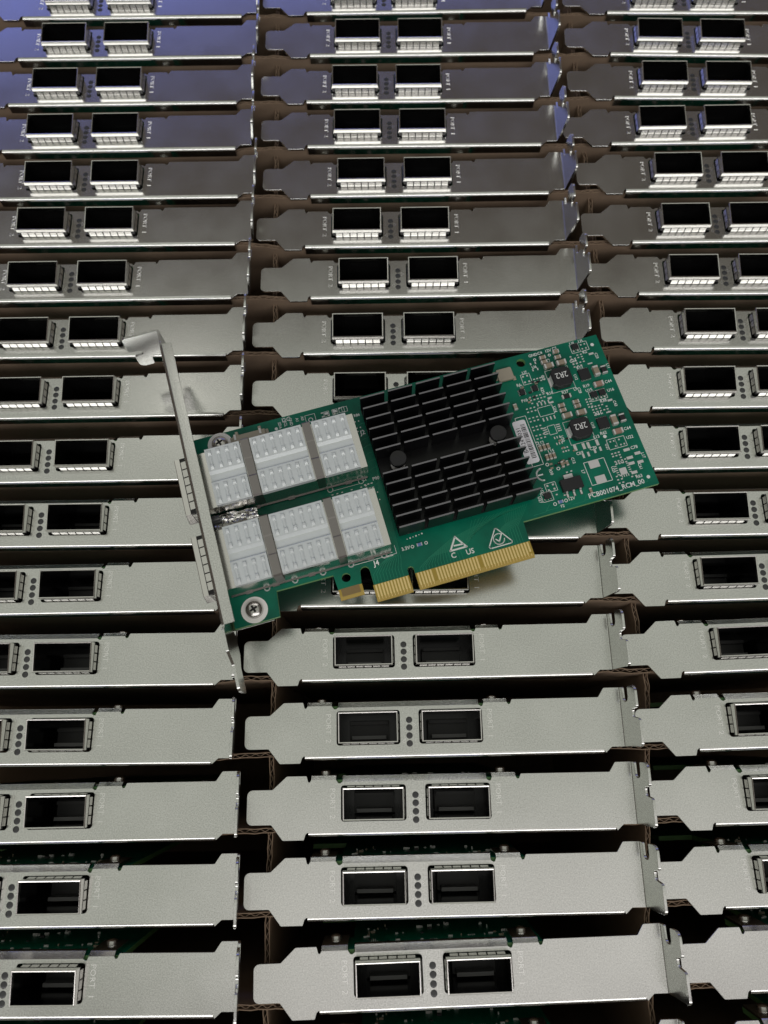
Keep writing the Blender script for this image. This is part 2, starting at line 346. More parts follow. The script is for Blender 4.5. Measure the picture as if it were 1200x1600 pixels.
NR, CY, TY = 1.3, 16.0, 16.6      # where the near lip, far centre lip and far tabs start to bend
def make_bracket(lean=0.14):
    mb = MB()
    out = rpoly([(-1.35, 3.7, 1.7), (6.3, 3.7, 0.7), (9.9, -0.8, 0.6), (16.4, -0.8, 0.35), (16.9, 0.75, 0.1), (17.4, NR), (LIP0, NR), (LIP1, NR), (112.7, 0.35, 0.1), (114.7, 2.1, 0.4), (118.6, 2.1), (118.6, 20.3),
                 (113.9, 20.3, 0.6), (111.9, 17.4, 0.6), (84.1, 17.4, 0.3), (83.5, 16.0, 0.35), (82.9, 15.9, 0.2), (82.5, TY), (75.0, TY), (74.6, 15.6, 0.2), (74.1, 15.5, 0.2), (CB1, CY), (CB0, CY), (27.6, 15.5, 0.2), (27.0, 15.6, 0.2), (26.3, TY), (18.5, TY), (18.1, 15.9, 0.2), (17.6, 16.0, 0.3), (17.1, 17.8, 0.3),
                 (10.9, 17.8, 0.8), (6.5, 13.9, 0.8), (-1.35, 13.9, 1.7)], 4)
    holes = []
    for cx in CAGE_X: holes.append(rpoly([(cx-10.1, 4.4, 0.9), (cx+10.1, 4.4, 0.9), (cx+10.1, 14.9, 0.9), (cx-10.1, 14.9, 0.9)], 3))
    for y in (11.75, 9.4, 6.95, 4.55): holes.append(circ(51.0, y, 1.02, 14))
    def on(p, q, ax, val, a0, a1):
        o = 1-ax
        return abs(p[ax]-val) < 1e-4 and abs(q[ax]-val) < 1e-4 and min(p[o], q[o]) > a0-1e-3 and max(p[o], q[o]) < a1+1e-3
    def joint2(p, q):
        return on(p, q, 1, NR, LIP0, LIP1) or on(p, q, 1, CY, CB0, CB1) or any(on(p, q, 1, TY, a, b) for a, b in TABS) or on(p, q, 0, 118.6, 2.1, 20.3)
    mb.prism(out, -TH, 0, holes, skip=joint2)
    # near lip, far centre lip and far screw tabs, all bent down
    def fold(x0, x1, y, run, drop, depth):
        # far edge pressed over in a flat slope, then turned down
        prof = [(y, 0), (y+run, -drop), (y+run+0.22, -drop-0.2), (y+run+0.3, -drop-0.5), (y+run+0.3, -depth), (y+run-0.4, -depth), (y+run-0.4, -drop-0.75), (y, -TH)]
        mb.sweep(prof, x0, x1, lambda x, p, q: (x, p, q))
    def bend(x0, x1, y, sg, depth, r):
        # from the plate's top edge over the outer arc, down, round the end and back along the inner side
        prof = [(y+sg*r*math.sin(R(a)), -r+r*math.cos(R(a))) for a in [i*9 for i in range(11)]]
        prof += [(y+sg*r, -depth), (y+sg*(r-TH), -depth)]
        prof += [(y+sg*(r-TH)*math.sin(R(a)), -r+(r-TH)*math.cos(R(a))) for a in (90, 60, 30, 0)]
        mb.sweep(prof, x0, x1, lambda x, p, q: (x, p, q))
    bend(LIP0, LIP1, NR, -1, 4.0, NR)
    fold(CB0, CB1, CY, 1.45, 1.75, 3.9)
    for a, b in TABS: fold(a, b, TY, 0.95, 1.15, 13.5)
    # flange bent up at the right end
    pr = [(118.6 + 0.25*math.sin(R(a)), 0.25-0.25*math.cos(R(a))) for a in [i*15 for i in range(7)]] + [(118.85, 0.9), (119.65, 0.9)]
    pr += [(118.6 + 1.05*math.sin(R(a)), 0.25-1.05*math.cos(R(a))) for a in [90-i*15 for i in range(7)]]
    mb.sweep(pr, 2.1, 20.3, lambda y, p, q: (p, y, q))
    fl = rpoly([(2.1, 0.9), (2.1, 11.9, 1.2), (10.2, 11.9, 0.8), (10.9, 7.6, 1.0), (13.2, 7.6, 1.0), (13.6, 10.9, 0.9), (20.3, 10.9, 2.2), (20.3, 6.0, 0.5), (15.6, 5.9, 1.7), (15.6, 2.1, 1.7), (20.3, 2.0, 0.5), (20.3, 0.9)], 5)
    mb.prism(fl, 118.85, 119.65, fn=lambda p, q, t: (t, p, q), skip=lambda p, q: abs(p[1]-0.9) < 1e-4 and abs(q[1]-0.9) < 1e-4)
    mb.v = [(x + (lean*(z-0.25) if x > 118.7 and z > 0.25 else 0), y, z) for x, y, z in mb.v]
    def joint(vs):
        p, q = vs
        if abs(p.x-51.0) < 1.2 and abs(q.x-51.0) < 1.2 and 3 < p.y < 13.2 and 3 < q.y < 13.2: return True
        if joint2((p.x, p.y), (q.x, q.y)): return True
        return abs(p.z-0.9) < 1e-3 and abs(q.z-0.9) < 1e-3 and p.x > 118.8 and q.x > 118.8
    return mb.mesh('bracket', 'zinc', bevel=0.18, joint=joint, weld=True, dissolve=True)

HX, HY, CT = 9.4, 4.7, 4.3
def make_cage():
    mb = MB()   # 0 nickel, 1 shade painted on the inner walls and behind the fingers
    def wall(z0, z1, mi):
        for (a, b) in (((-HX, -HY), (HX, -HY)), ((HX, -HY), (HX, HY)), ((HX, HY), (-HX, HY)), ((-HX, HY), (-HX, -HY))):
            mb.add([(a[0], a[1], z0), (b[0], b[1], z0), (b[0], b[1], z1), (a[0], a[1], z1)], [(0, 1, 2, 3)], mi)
    for p, q in (((-HX, -HY), (HX, -HY)), ((HX, -HY), (HX, HY)), ((HX, HY), (-HX, HY)), ((-HX, HY), (-HX, -HY))):
        mb.add([(*p, 2.35), (*q, 2.35), (*q, CT+0.05+0.11*q[1]), (*p, CT+0.05+0.11*p[1])], [(0, 1, 2, 3)], 0)
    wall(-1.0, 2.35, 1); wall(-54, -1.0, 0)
    w = 0.38; bow = 0.22
    def rim(hx, hy, z, n=6):
        pts = []
        for (x0, y0, x1, y1) in ((-hx, -hy, hx, -hy), (hx, -hy, hx, hy), (hx, hy, -hx, hy), (-hx, hy, -hx, -hy)):
            for i in range(n): t = i/n; pts.append((x0+(x1-x0)*t, y0+(y1-y0)*t, z))
        return pts
    a, b, c = rim(HX, HY, CT-0.15), rim(HX-0.12, HY-0.12, CT), rim(HX-w, HY-w, CT-0.05)
    slope = lambda L: [(x, y, z + 0.2 + 0.11*y) for x, y, z in L]
    a, b, c = slope(a), slope(b), slope(c)
    n = len(a)
    for A, B in ((a, b), (b, c)):
        mb.add(A+B, [(i, (i+1) % n, n+(i+1) % n, n+i) for i in range(n)], 0)
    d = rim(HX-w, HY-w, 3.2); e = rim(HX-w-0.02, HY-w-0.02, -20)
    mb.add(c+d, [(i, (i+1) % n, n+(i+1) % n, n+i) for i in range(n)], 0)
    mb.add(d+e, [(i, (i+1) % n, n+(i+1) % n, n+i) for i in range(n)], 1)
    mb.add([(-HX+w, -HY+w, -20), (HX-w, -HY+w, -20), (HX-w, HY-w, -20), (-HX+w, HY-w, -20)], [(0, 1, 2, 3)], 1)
    mb.add([(-HX, -HY, -54), (HX, -HY, -54), (HX, HY, -54), (-HX, HY, -54)], [(0, 1, 2, 3)], 0)
    return mb.mesh('port_cage', ['nickel', 'port_shade'], smooth=False)
FPROF = [(0.10, 2.1), (0.24, 1.2), (0.36, 0.5), (0.42, -0.6)]
def finger_into(mb, cx, cy, tx, ty, nx, ny, half):
    vs = []
    for d, z in FPROF:
        for k in (-half, half): vs.append((cx+tx*k+nx*d, cy+ty*k+ny*d, z))
    for d, z in FPROF:
        for k in (-half, half): vs.append((cx+tx*k+nx*(d-0.12), cy+ty*k+ny*(d-0.12), z-0.04))
    n = len(FPROF); fs = []
    for i in range(n-1):
        a = i*2; b = a+2*n
        fs += [(a, a+1, a+3, a+2), (b, b+2, b+3, b+1), (a, a+2, b+2, b), (a+1, b+1, b+3, a+3)]
    fs += [(0, 2*n, 2*n+1, 1), (2*n-2, 2*n-1, 4*n-1, 4*n-2)]
    mb.add(vs, fs)
def make_finger():
    mb = MB(); finger_into(mb, 0, 0, 1, 0, 0, -1, 1.19); return mb.mesh('spring_finger', 'nickel')
def make_far_fingers():
    mb = MB()
    for i in range(6): finger_into(mb, -6.9+2.76*i, HY, -1, 0, 0, 1, 1.19)
    return mb.mesh('far_spring_fingers', 'nickel')
def make_side_fingers():
    mb = MB()
    for sg in (-1, 1):
        for i in range(3): finger_into(mb, sg*HX, (i-1)*2.75, 0, sg, sg, 0, 1.19)
    return mb.mesh('side_spring_fingers', 'nickel')
def make_connector():
    mb = MB(); mb.box(-6.6, 6.6, -3.9, 2.6, -19.9, -13.5, 0); mb.box(-5.6, 5.6, -3.5, -2.4, -13.6, -9.0, 1)
    mb.box(-6.2, 6.2, 1.2, 2.2, -13.6, -11.5, 0)
    return mb.mesh('socket_connector', ['black_plastic', 'grey_plastic'], smooth=False)
def make_lens():
    mb = MB(); mb.cyl((0, 0, -6), 1.01, 5.92, 16, r2=1.01, dome=3, dome_h=0.12, mi=0)
    return mb.mesh('led_lens', ['lens', 'tin'])
def make_mark(body):
    mb = MB(); put_text(mb, body, 2.25, 0, 0, 0.0, rot=-90, extrude=0.12, sx=1.12)
    return mb.mesh('port_marking', 'stamp', smooth=False)
def make_tri():
    mb = MB()
    polyline(mb, [(52.2, 10.9), (53.1, 10.2), (52.2, 9.6)], 0.14, 0.02, True)
    polyline(mb, [(49.6, 6.1), (48.7, 5.2), (49.6, 4.6)], 0.14, 0.02, True)
    return mb.mesh('triangle_marking', 'stamp', smooth=False)
def make_standing_board():
    mb = MB(); mb.prism(rpoly([(19.3, -1.6), (84.2, -1.6), (84.2, -142), (27.3, -142), (27.3, -97), (15.3, -97), (15.3, -45), (27.3, -45), (27.3, -16), (19.3, -16)], 2), 14.95, 16.5, fn=lambda p, q, t: (p, t, q), side=1)
    return mb.mesh('circuit_board', ['pcb', 'pcb_edge'], smooth=False)
def make_solder_bits():
    rnd = random.Random(3); mb = MB()
    for i in range(42):
        x = rnd.uniform(30, 74); z = -rnd.uniform(4.6, 30); w = rnd.choice((0.35, 0.5, 0.9, 1.4)); h = rnd.choice((0.3, 0.4, 0.7)); t = rnd.uniform(0.1, 0.8)
        mb.box(x, x+w, 16.5, 16.5+t, z, z+h, rnd.choice((0, 0, 1, 2)))
    for g in range(6):
        x0 = rnd.uniform(31, 70); z0 = -rnd.uniform(5, 14)
        for i in range(4):
            for j in range(2): mb.box(x0+i*0.6, x0+i*0.6+0.3, 16.5, 16.6, z0-j*0.8, z0-j*0.8+0.35, 0)
    return mb.mesh('solder_side_parts', ['tin', 'ceramic', 'chip'], smooth=False)
def make_screw_end():
    mb = MB(); mb.cyl((0, 0, 0), 1.75, 0.7, 16, fn=lambda x, y, z: (x, z, y), dome=4); return mb.mesh('screw_end', 'screw')

ME = dict(bracket=make_bracket(), straight_bracket=make_bracket(0.0), cage=make_cage(), finger=make_finger(), far=make_far_fingers(), side=make_side_fingers(), conn=make_connector(), lens=make_lens(),
          m1=make_mark('PORT  1'), m2=make_mark('PORT  2'), tri=make_tri(), board=make_standing_board(), bits=make_solder_bits(), screw=make_screw_end())

def card_front(root, B=None, bracket='bracket'):
    """bracket with its stamped marks and LED lenses, and the two port cages with their spring fingers"""
    B = B or Matrix.Identity(4)
    br = obj('bracket', ME[bracket], root, B)
    obj('port_marking', ME['m2'], br, T(25.2, 9.7, 0)); obj('port_marking', ME['m1'], br, T(76.7, 10.2, 0)); obj('triangle_marking', ME['tri'], br)
    for y in (11.75, 9.4, 6.95, 4.55): obj('led_lens', ME['lens'], br, T(51.0, y, 0))
    for cx in CAGE_X:
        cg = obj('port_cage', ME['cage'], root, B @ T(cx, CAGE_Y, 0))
        for i in range(6): obj('spring_finger', ME['finger'], cg, T(-6.9+2.76*i, -HY, 0))
        f = obj('far_spring_fingers', ME['far'], cg); f['kind'] = 'stuff'
        f = obj('side_spring_fingers', ME['side'], cg); f['kind'] = 'stuff'
        obj('socket_connector', ME['conn'], cg)
    return br

rnd = random.Random(11)
for col, rows in (('left', LEFT), ('middle', MID), ('right', RIGHT)):
    for r, (x, y, a) in enumerate(rows):
        root = bpy.data.objects.new('network_card', None); C.objects.link(root)
        root.matrix_world = T(x, y, rnd.uniform(-0.35, 0.35)) @ Matrix.Rotation(R(a), 4, 'Z') @ Matrix.Rotation(R(rnd.uniform(-1.0, 1.0)), 4, 'X') @ Matrix.Rotation(R(rnd.uniform(-0.25, 0.25)), 4, 'Y')
        card_front(root)
        b = obj('circuit_board', ME['board'], root)
        s = obj('solder_side_parts', ME['bits'], b); s['kind'] = 'stuff'
        obj('screw_end', ME['screw'], b, T(22.4, 17.9, -8.6)); obj('screw_end', ME['screw'], b, T(78.8, 17.9, -8.6))
        tag(root, 'network card standing bracket up in the %s column, %s row%s' % (col, ORD[r], ' from the top' if 0 < r < 17 else ' of the picture'), 'network card', 'network cards standing in the carton')

# ------------------------------------------------------------------ the loose card lying on top (card space: a along board, b across, n up)
ROOT = bpy.data.objects.new('loose_network_card', None); C.objects.link(ROOT)
RM = [[0.9651085661, -0.2618322651, -0.00305295], [0.2618448405, 0.9649500821, 0.0175675414], [-0.0016538048, -0.0177539839, 0.9998410179]]
ROOT.matrix_world = Matrix(((*RM[0], -45.27*MM), (*RM[1], 29.5*MM), (*RM[2], 19.04*MM), (0, 0, 0, 1)))
tag(ROOT, 'loose network card lying flat on the brackets, green board with black heat sink', 'network card')
B = Matrix(((0, 0, -1, -1.2*MM), (1, 0, 0, -14.6*MM), (0, -1, 0, 14.9*MM), (0, 0, 0, 1)))
card_front(ROOT, B, 'straight_bracket')

def slot(cx, r, top, y0):
    return [(cx-r, y0)] + [(cx+r*math.cos(R(180-k*18)), top-r+r*math.sin(R(180-k*18))) for k in range(11)] + [(cx+r, y0)]
outline = [(0.3, 3.9), (14.4, 4.0), (15.2, 12.0), (33.4, 11.9), (33.7, 6.9), (41.2, 6.9)] + slot(43.3, 1.5, 12.0, 6.9)[1:-1] + [(44.8, 5.4), (56.1, 5.4)] + slot(57.15, 1.05, 8.0, 5.4)[1:-1] + [(58.2, 5.4), (95.9, 5.4), (96.1, 12.0), (142.5, 12.0), (142.5, 68.9), (0.3, 68.9)]
mb = MB(); mb.prism(outline, -1.57, 0, [circ(37.1, 10.1, 1.45, 18), circ(114.0, 65.8, 1.55, 18)], side=1)
PCB = obj('circuit_board', mb.mesh('loose_circuit_board', ['pcb', 'pcb_edge'], smooth=False), ROOT)

# bare edge tongues and gold contacts
mb = MB()
def tongue(a0, a1, b0, b1):
    prof = [(b1, 0.01), (b0+1.3, 0.01), (b0, -0.5), (b0, -1.08), (b0+1.3, -1.58), (b1, -1.58)]
    mb.sweep(prof, a0, a1, lambda a, b, n: (a, b, n), closed=True)
tongue(44.5, 56.1, 0, 5.4); tongue(58.2, 95.9, 0, 5.4)
e = obj('edge_tongue', mb.mesh('edge_tongue', 'fr4', smooth=False), PCB)
mb = MB(); tongue(33.7, 41.3, 3.5, 6.9); obj('edge_hook', mb.mesh('edge_hook', 'fr4', smooth=False), PCB)
mb = MB(); mb.box(34.5, 40.4, 4.5, 7.0, 0.01, 0.05); obj('hook_pad', mb.mesh('hook_pad', 'bronze', smooth=False), PCB)
mb = MB()
k = 0; a = 45.0
while a < 55.8: mb.box(a, a+0.56, 1.35, 5.3, 0, 0.05); mb.box(a+0.24, a+0.44, 0.5, 1.35, -0.36, 0.02); a += 1.0
obj('gold_contacts', mb.mesh('gold_contacts', 'gold', smooth=False), PCB)
mb = MB(); a = 58.7; k = 0
while a < 95.4:
    if k not in (5, 20):
        mb.box(a, a+0.56, 1.35 if k != 36 else 2.0, 5.3, 0, 0.05); mb.box(a+0.24, a+0.44, 0.5, 1.35, -0.36, 0.02)
    a += 1.0; k += 1
obj('gold_contacts', mb.mesh('gold_contacts', 'gold', smooth=False), PCB)

# traces fanning out from the heat sink to the contacts
mb = MB()
for i in range(15):
    a0 = 78+i*1.25; polyline(mb, [(60+i*1.0, 5.6+0.0*i), (60+i*1.0, 6.6+i*0.06), (64+i*0.6, 9.2+i*0.28), (76+i*0.5, 9.4+i*0.42), (a0+2.5, 17.0)], 0.13, 0.0)
for i in range(12):
    polyline(mb, [(84+i*0.9, 5.6), (84+i*0.9, 9.0+i*0.2), (90.5+i*0.55, 13+i*0.1), (91+i*0.75, 17.4)], 0.13, 0.0)
for i in range(9):
    polyline(mb, [(100+i*4.4, 13.0+0.3*(i % 3)), (104+i*4.4, 13.0+0.3*(i % 3)), (106+i*4.2, 15.0)], 0.13, 0.0)
for i in range(10):
    polyline(mb, [(45.5+i*1.0, 5.6), (45.5+i*1.0, 8.6), (48+i*0.8, 11), (52.2+i*0.35, 13.0), (53.6+i*0.3, 30+i*1.5)], 0.12, 0.0)
for i in range(9):
    polyline(mb, [(54.0, 37+i*2.7), (55.2, 37.6+i*2.7), (57.0, 37.6+i*2.7)], 0.12, 0.0)
tr = obj('copper_traces', mb.mesh('copper_traces', 'trace', smooth=False), PCB); tr['kind'] = 'stuff'

# silkscreen
sk = MB()
Z = 0.012
def tx(s, a, b, size=1.5, rot=0): put_text(sk, s, size*1.06, a, b, Z+0.02, rot, sx=0.95, bold=0.018)
def rect(a0, a1, b0, b1, w=0.16): polyline(sk, [(a0, b0), (a1, b0), (a1, b1), (a0, b1)], w, Z, True)
def dot(a, b, r): sk.cyl((a, b, Z), r, 0.02, 14)
def hoop(a, b, r, w=0.22): sk.ring((a, b), r-w, r, Z, Z+0.02, 16)
tx('PCB001074_RCM_00', 128.6, 14.1, 2.15)
tx('J4', 47.4, 11.9, 2.3); tx('3.3V', 57.6, 13.9, 1.5); tx('C', 71.4, 7.5, 2.3); tx('US', 76.8, 7.3, 2.3)
tx('I2C', 31.9, 67.6, 2.0); tx('J2', 55.2, 56.0, 2.1, 0); tx('12V', 113.5, 15.0, 1.5); tx('F2', 109.9, 13.4, 1.3); tx('P90', 55.0, 39.2, 1.5); tx('R86', 55.0, 62.6, 1.3)
for s, a, b, rot in (('GND', 118.9, 67.4, 0), ('C4', 121.4, 67.5, 0), ('12V', 124.4, 67.6, 0), ('C5', 126.8, 67.8, 0), ('U4', 133.2, 68.0, 0), ('U5', 136.4, 68.0, 0), ('U6', 117.8, 63.0, 0), ('U7', 113.9, 61.9, 0), ('R6', 110.5, 58.0, 0), ('L9', 128.4, 51.3, 0), ('R27', 124.6, 51.2, 0), ('R18', 119.6, 52.2, 0),
        ('C44', 140.0, 50.9, 0), ('R19', 132.3, 51.4, 0), ('R12', 132.6, 58.5, 0), ('U15', 132.6, 49.6, 0), ('U16', 139.6, 47.7, 0), ('C64', 139.8, 33.0, 0), ('R62', 131.6, 33.6, 0), ('R61', 132.6, 40.6, 0), ('R38', 135.8, 44.6, 0), ('L13', 128.9, 32.9, 0), ('U22', 139.4, 29.8, 0), ('C78', 139.4, 26.0, 0), ('C69', 121.6, 29.0, 0), ('C70', 126.4, 29.4, 0), ('R63', 137.2, 16.1, 0), ('L15', 112.8, 32.3, 0), ('P10', 110.5, 52.0, 0), ('R2', 136.3, 63.6, 0), ('C24', 131.3, 61.5, 0), ('L12', 110.6, 36.0, 0), ('C1', 51.2, 39.8, 0)):
    tx(s, a, b, 1.42, rot)
for s, a, b in (('U12', 130.0, 55.5), ('U18', 129.2, 37.2), ('C23', 139.7, 61.2), ('C43', 139.2, 42.6), ('L11', 142.0, 56.4), ('L7', 120.3, 22.6), ('L17', 141.2, 22.6), ('U25', 130.0, 20.6), ('C61', 138.8, 19.2), ('U21', 131.0, 28.6), ('U23', 105.2, 19.8), ('U27', 103.6, 17.4), ('C28', 129.5, 50.5), ('U20', 117.9, 35.4), ('C12', 118.6, 27.2), ('R50', 110.3, 25.4), ('U14', 119.2, 46.2), ('Q2', 119.4, 58.5), ('R25', 117.5, 54.0), ('C13', 111.0, 57.0), ('SDA', 29.4, 66.2), ('SCL', 31.3, 66.3), ('GND', 33.2, 66.5), ('A1', 35.4, 66.5), ('A0', 37.2, 66.6), ('C10', 123.2, 63.6)):
    tx(s, a, b, 1.3, -90)
rect(105.2, 108.9, 28.7, 46.7, 0.18)
rect(121.5, 128.5, 17.3, 25.4, 0.2); rect(132.0, 134.7, 45.3, 48.9); rect(134.7, 137.7, 45.3, 48.9); rect(131.5, 134.4, 27.3, 30.9); rect(134.4, 137.6, 27.3, 30.9); rect(132.1, 135.1, 64.2, 67.6); rect(135.1, 138.2, 64.2, 67.6)
rect(112.2, 115.3, 57.5, 61.4); rect(113.6, 118.7, 44.9, 48.1); rect(114.5, 117.0, 37.8, 41.0); rect(106.7, 110.3, 19.0, 22.0); rect(104.4, 108.0, 16.2, 19.4)
rect(120.6, 128.7, 51.9, 60.4, 0.14); rect(119.9, 128.3, 32.4, 40.8, 0.14); rect(38.2, 41.5, 63.6, 67.2, 0.16)
for a, b in ((48.3, 65.9), (45.4, 65.9), (50.6, 66.0), (51.6, 65.9)): rect(a-0.9, a+0.9, b-0.9, b+0.9, 0.14)
polyline(sk, [(40.5, 38.9), (50.0, 38.9)], 0.14, Z); polyline(sk, [(40.6, 13.2), (50.0, 13.2)], 0.14, Z); polyline(sk, [(51.0, 13.2), (54.4, 13.2), (54.4, 15.9)], 0.14, Z)
for a, b, r in ((139.8, 65.6, 0.6), (140.0, 15.1, 0.6), (131.6, 32.3, 0.6), (28.0, 65.3, 0.55)): dot(a, b, r)
for a, b, r in ((59.8, 13.9, 0.55), (64.3, 13.9, 0.55), (107.8, 14.7, 0.6), (111.6, 14.9, 0.6), (109.4, 36.2, 0.6), (110.0, 28.2, 0.6), (113.0, 25.9, 0.6), (118.9, 65.6, 0.5), (124.3, 65.9, 0.5), (39.8, 65.3, 0.8), (39.74, 39.5, 0.95), (50.1, 39.6, 0.95)): hoop(a, b, r)
for i in range(6): dot(58.9+i*1.0, 16.7+0.1*i, 0.16+0.1*(i % 2))
# compliance marks: triangle with letters, tick in a rounded triangle, CE arcs
polyline(sk, [(70.9, 9.2), (73.6, 13.2), (76.2, 9.2)], 0.55, Z, True); polyline(sk, [(72.6, 10.5), (75.4, 10.3)], 0.5, Z)
tri = rpoly([(82.6, 6.4, 0.5), (91.0, 6.4, 0.5), (86.8, 12.6, 0.5)], 4); polyline(sk, tri, 0.34, Z, True)
polyline(sk, arc(86.8, 8.7, 1.75, 60, 350, 16), 0.3, Z); polyline(sk, [(85.9, 8.8), (86.7, 7.9), (88.2, 10.3)], 0.4, Z)
for cx, bar in ((101.3, False), (107.6, True)):
    polyline(sk, arc(cx, 25.4, 2.1, 100, 260, 12), 0.5, Z)
    if bar: polyline(sk, [(cx-1.9, 25.4), (cx-0.3, 25.4)], 0.45, Z)
for a in (12.6, 21.6, 30.6, 39.65, 50.4): polyline(sk, arc(a, 13.7, 0.8, 150 if a < 35 else 0, 390 if a < 35 else 360, 14), 0.4, Z)
o = obj('silkscreen_print', sk.mesh('silkscreen_print', 'silk', smooth=False), PCB); o['kind'] = 'stuff'

# many small solder pads and tiny parts, too small to tell apart one by one
pd = MB(); rp = random.Random(5)
def pads(a, b, nx, ny, da, db, w=0.62, h=0.42, p=1.0):
    for i in range(nx):
        for j in range(ny):
            if rp.random() < p: pd.box(a+i*da-w/2, a+i*da+w/2, b-j*db-h/2, b-j*db+h/2, 0, 0.07+0.05*rp.random(), 0)
pads(131.0, 63.2, 4, 4, 1.25, 0.95, p=0.85); pads(129.8, 60.2, 4, 2, 1.2, 1.0, p=.8); pads(131.3, 43.4, 5, 4, 1.2, 1.0, p=.85); pads(130.4, 46.6, 2, 4, 1.1, 0.95, p=.9)
pads(131.6, 25.8, 4, 5, 1.15, 0.95, p=.85); pads(130.2, 18.0, 2, 3, 1.3, 1.2); pads(135.0, 16.6, 2, 1, 1.3, 1)
pads(112.6, 52.6, 6, 3, 1.2, 1.15, p=.85); pads(116.2, 58.6, 4, 2, 1.1, 1.0); pads(110.2, 48.8, 3, 2, 1.3, 1.2); pads(109.9, 45.3, 3, 2, 1.3, 1.2); pads(109.9, 42.0, 3, 2, 1.3, 1.2); pads(110.0, 38.8, 3, 2, 1.3, 1.2)
pads(114.2, 49.4, 4, 1, 1.3, 1, 0.42, 1.3); pads(114.2, 43.6, 4, 1, 1.3, 1, 0.42, 1.3); pads(113.4, 40.7, 1, 4, 1, 0.75, 1.4, 0.32); pads(118.1, 40.7, 1, 4, 1, 0.75, 1.4, 0.32)
pads(112.9, 60.6, 2, 2, 1.5, 2.2, .6, .6, .9); pads(117.0, 64.4, 2, 2, 1.7, 2.4, 0.45, 0.8); pads(132.8, 65.0, 2, 1, 1.5, 1, .5, .7); pads(136.0, 66.6, 2, 2, 1.3, 1.6, .5, .5, .8)
pads(132.6, 30.0, 2, 2, 1.2, 1.9, .5, .5, .8); pads(135.6, 30.0, 2, 2, 1.2, 1.9, .5, .5, .9); pads(132.6, 46.0, 2, 1, 1.2, 1, .5, .6); pads(135.6, 46.0, 2, 1, 1.2, 1, .5, .6)
pads(107.5, 21.2, 2, 2, 1.9, 1.5, .6, .6); pads(105.2, 18.6, 2, 2, 1.9, 1.5, .5, .5); pads(109.4, 17.6, 4, 2, 1.2, 0.9, p=.7); pads(115.5, 36.4, 3, 2, .9, 2.2, 0.35, .8); pads(116.6, 32.2, 3, 2, .9, 1.2, .5, .5)
pads(131.0, 21.4, 1, 5, 1, 0.75, 0.8, .28); pads(135.2, 21.4, 1, 5, 1, 0.75, 0.8, .28); pads(131.9, 22.3, 4, 1, .75, 1, .28, .8); pads(131.9, 17.6, 4, 1, .75, 1, .28, .8); pads(115.2, 23.9, 2, 1, 1.5, 1)
pads(40.0, 37.6, 8, 2, 1.6, 0.9, .6, .3, .55); pads(46.5, 36.0, 4, 1, 1.2, 1, .8, .3, .8); pads(51.0, 38.0, 3, 2, 1.1, 1.5, .7, .35); pads(51.5, 13.9, 2, 2, 1.2, 1.0, 1.0, .25); pads(53.8, 60.4, 2, 4, 1.2, 1.2, .4, .4, .4); pads(54.2, 34.5, 2, 3, 1.3, 1.3, .4, .4, .6)
pads(44.0, 66.6, 4, 2, 2.0, 1.4, .7, .4, .7)
for a, b, w, h in ((136.7, 25.9, 2.1, .95), (136.7, 23.0, 2.1, .95), (139.7, 23.8, 2.0, .95), (139.5, 20.7, 2.0, .95), (136.5, 21.0, 2.0, .95), (136.2, 17.8, 2.0, .95), (120.8, 31.2, .95, 2.1), (123.7, 31.0, .95, 2.1), (125.3, 30.9, .95, 2.1), (128.4, 31.0, .95, 2.1), (122.4, 27.8, .7, 1.6), (124.2, 27.9, .7, 1.6), (126.6, 28.4, .7, 1.5), (128.6, 28.6, .7, 1.5), (138.2, 62.4, 1.7, .7), (138.0, 44.2, 1.7, .7), (136.5, 59.0, 1.7, .45), (136.0, 40.2, 1.7, .45), (118.9, 50.6, 1.5, .6), (118.9, 48.9, 1.5, .6), (132.95, 19.2, 2.3, 2.3)):
    pd.box(a-w/2, a+w/2, b-h/2, b+h/2, 0, 0.1)
for i in range(26):
    a = rp.uniform(110, 120); b = rp.choice((rp.uniform(50, 58), rp.uniform(24, 38))); w = rp.choice((.5, .6)); pd.box(a, a+w*1.6, b, b+w, 0, .35, rp.choice((1, 2)))
o = obj('solder_pads', pd.mesh('solder_pads', ['tin', 'ceramic', 'chip'], smooth=False), PCB); o['kind'] = 'stuff'
for a, b, s in ((124.7, 24.2, 1.5), (124.9, 18.6, 1.5)):
    mb = MB(); mb.box(a-1.75, a+1.75, b-1.35, b+1.35, 0, 0.12); obj('coil_pad', mb.mesh('coil_pad', 'tin', bevel=0.05, smooth=False), PCB)

# chip parts of the power section
def smd(name, a, b, w, h, n, body, vertical=False, ends=True):
    mb = MB()
    mb.box(a-w/2, a+w/2, b-h/2, b+h/2, 0.02, n, 0)
    if ends:
        t = 0.32
        if vertical: mb.box(a-w/2-.03, a+w/2+.03, b-h/2-.04, b-h/2+h*t*.6, 0, n+.03, 1); mb.box(a-w/2-.03, a+w/2+.03, b+h/2-h*t*.6, b+h/2+.04, 0, n+.03, 1)
        else: mb.box(a-w/2-.04, a-w/2+w*t*.6, b-h/2-.03, b+h/2+.03, 0, n+.03, 1); mb.box(a+w/2-w*t*.6, a+w/2+.04, b-h/2-.03, b+h/2+.03, 0, n+.03, 1)
    return obj(name, mb.mesh(name, [body, 'tin'], bevel=0.05, smooth=False), PCB)
for a, b in ((121.5, 65.4), (121.5, 63.6), (126.6, 66.3), (126.5, 64.1), (121.5, 46.7), (121.4, 44.9), (126.6, 46.6), (126.6, 45.0)): smd('capacitor', a, b, 2.1, 1.2, 1.0, 'ceramic')
for a, b in ((122.4, 61.7), (126.9, 61.7), (122.0, 42.6), (126.9, 42.4)): smd('capacitor', a, b, 3.2, 1.7, 1.4, 'ceramic')
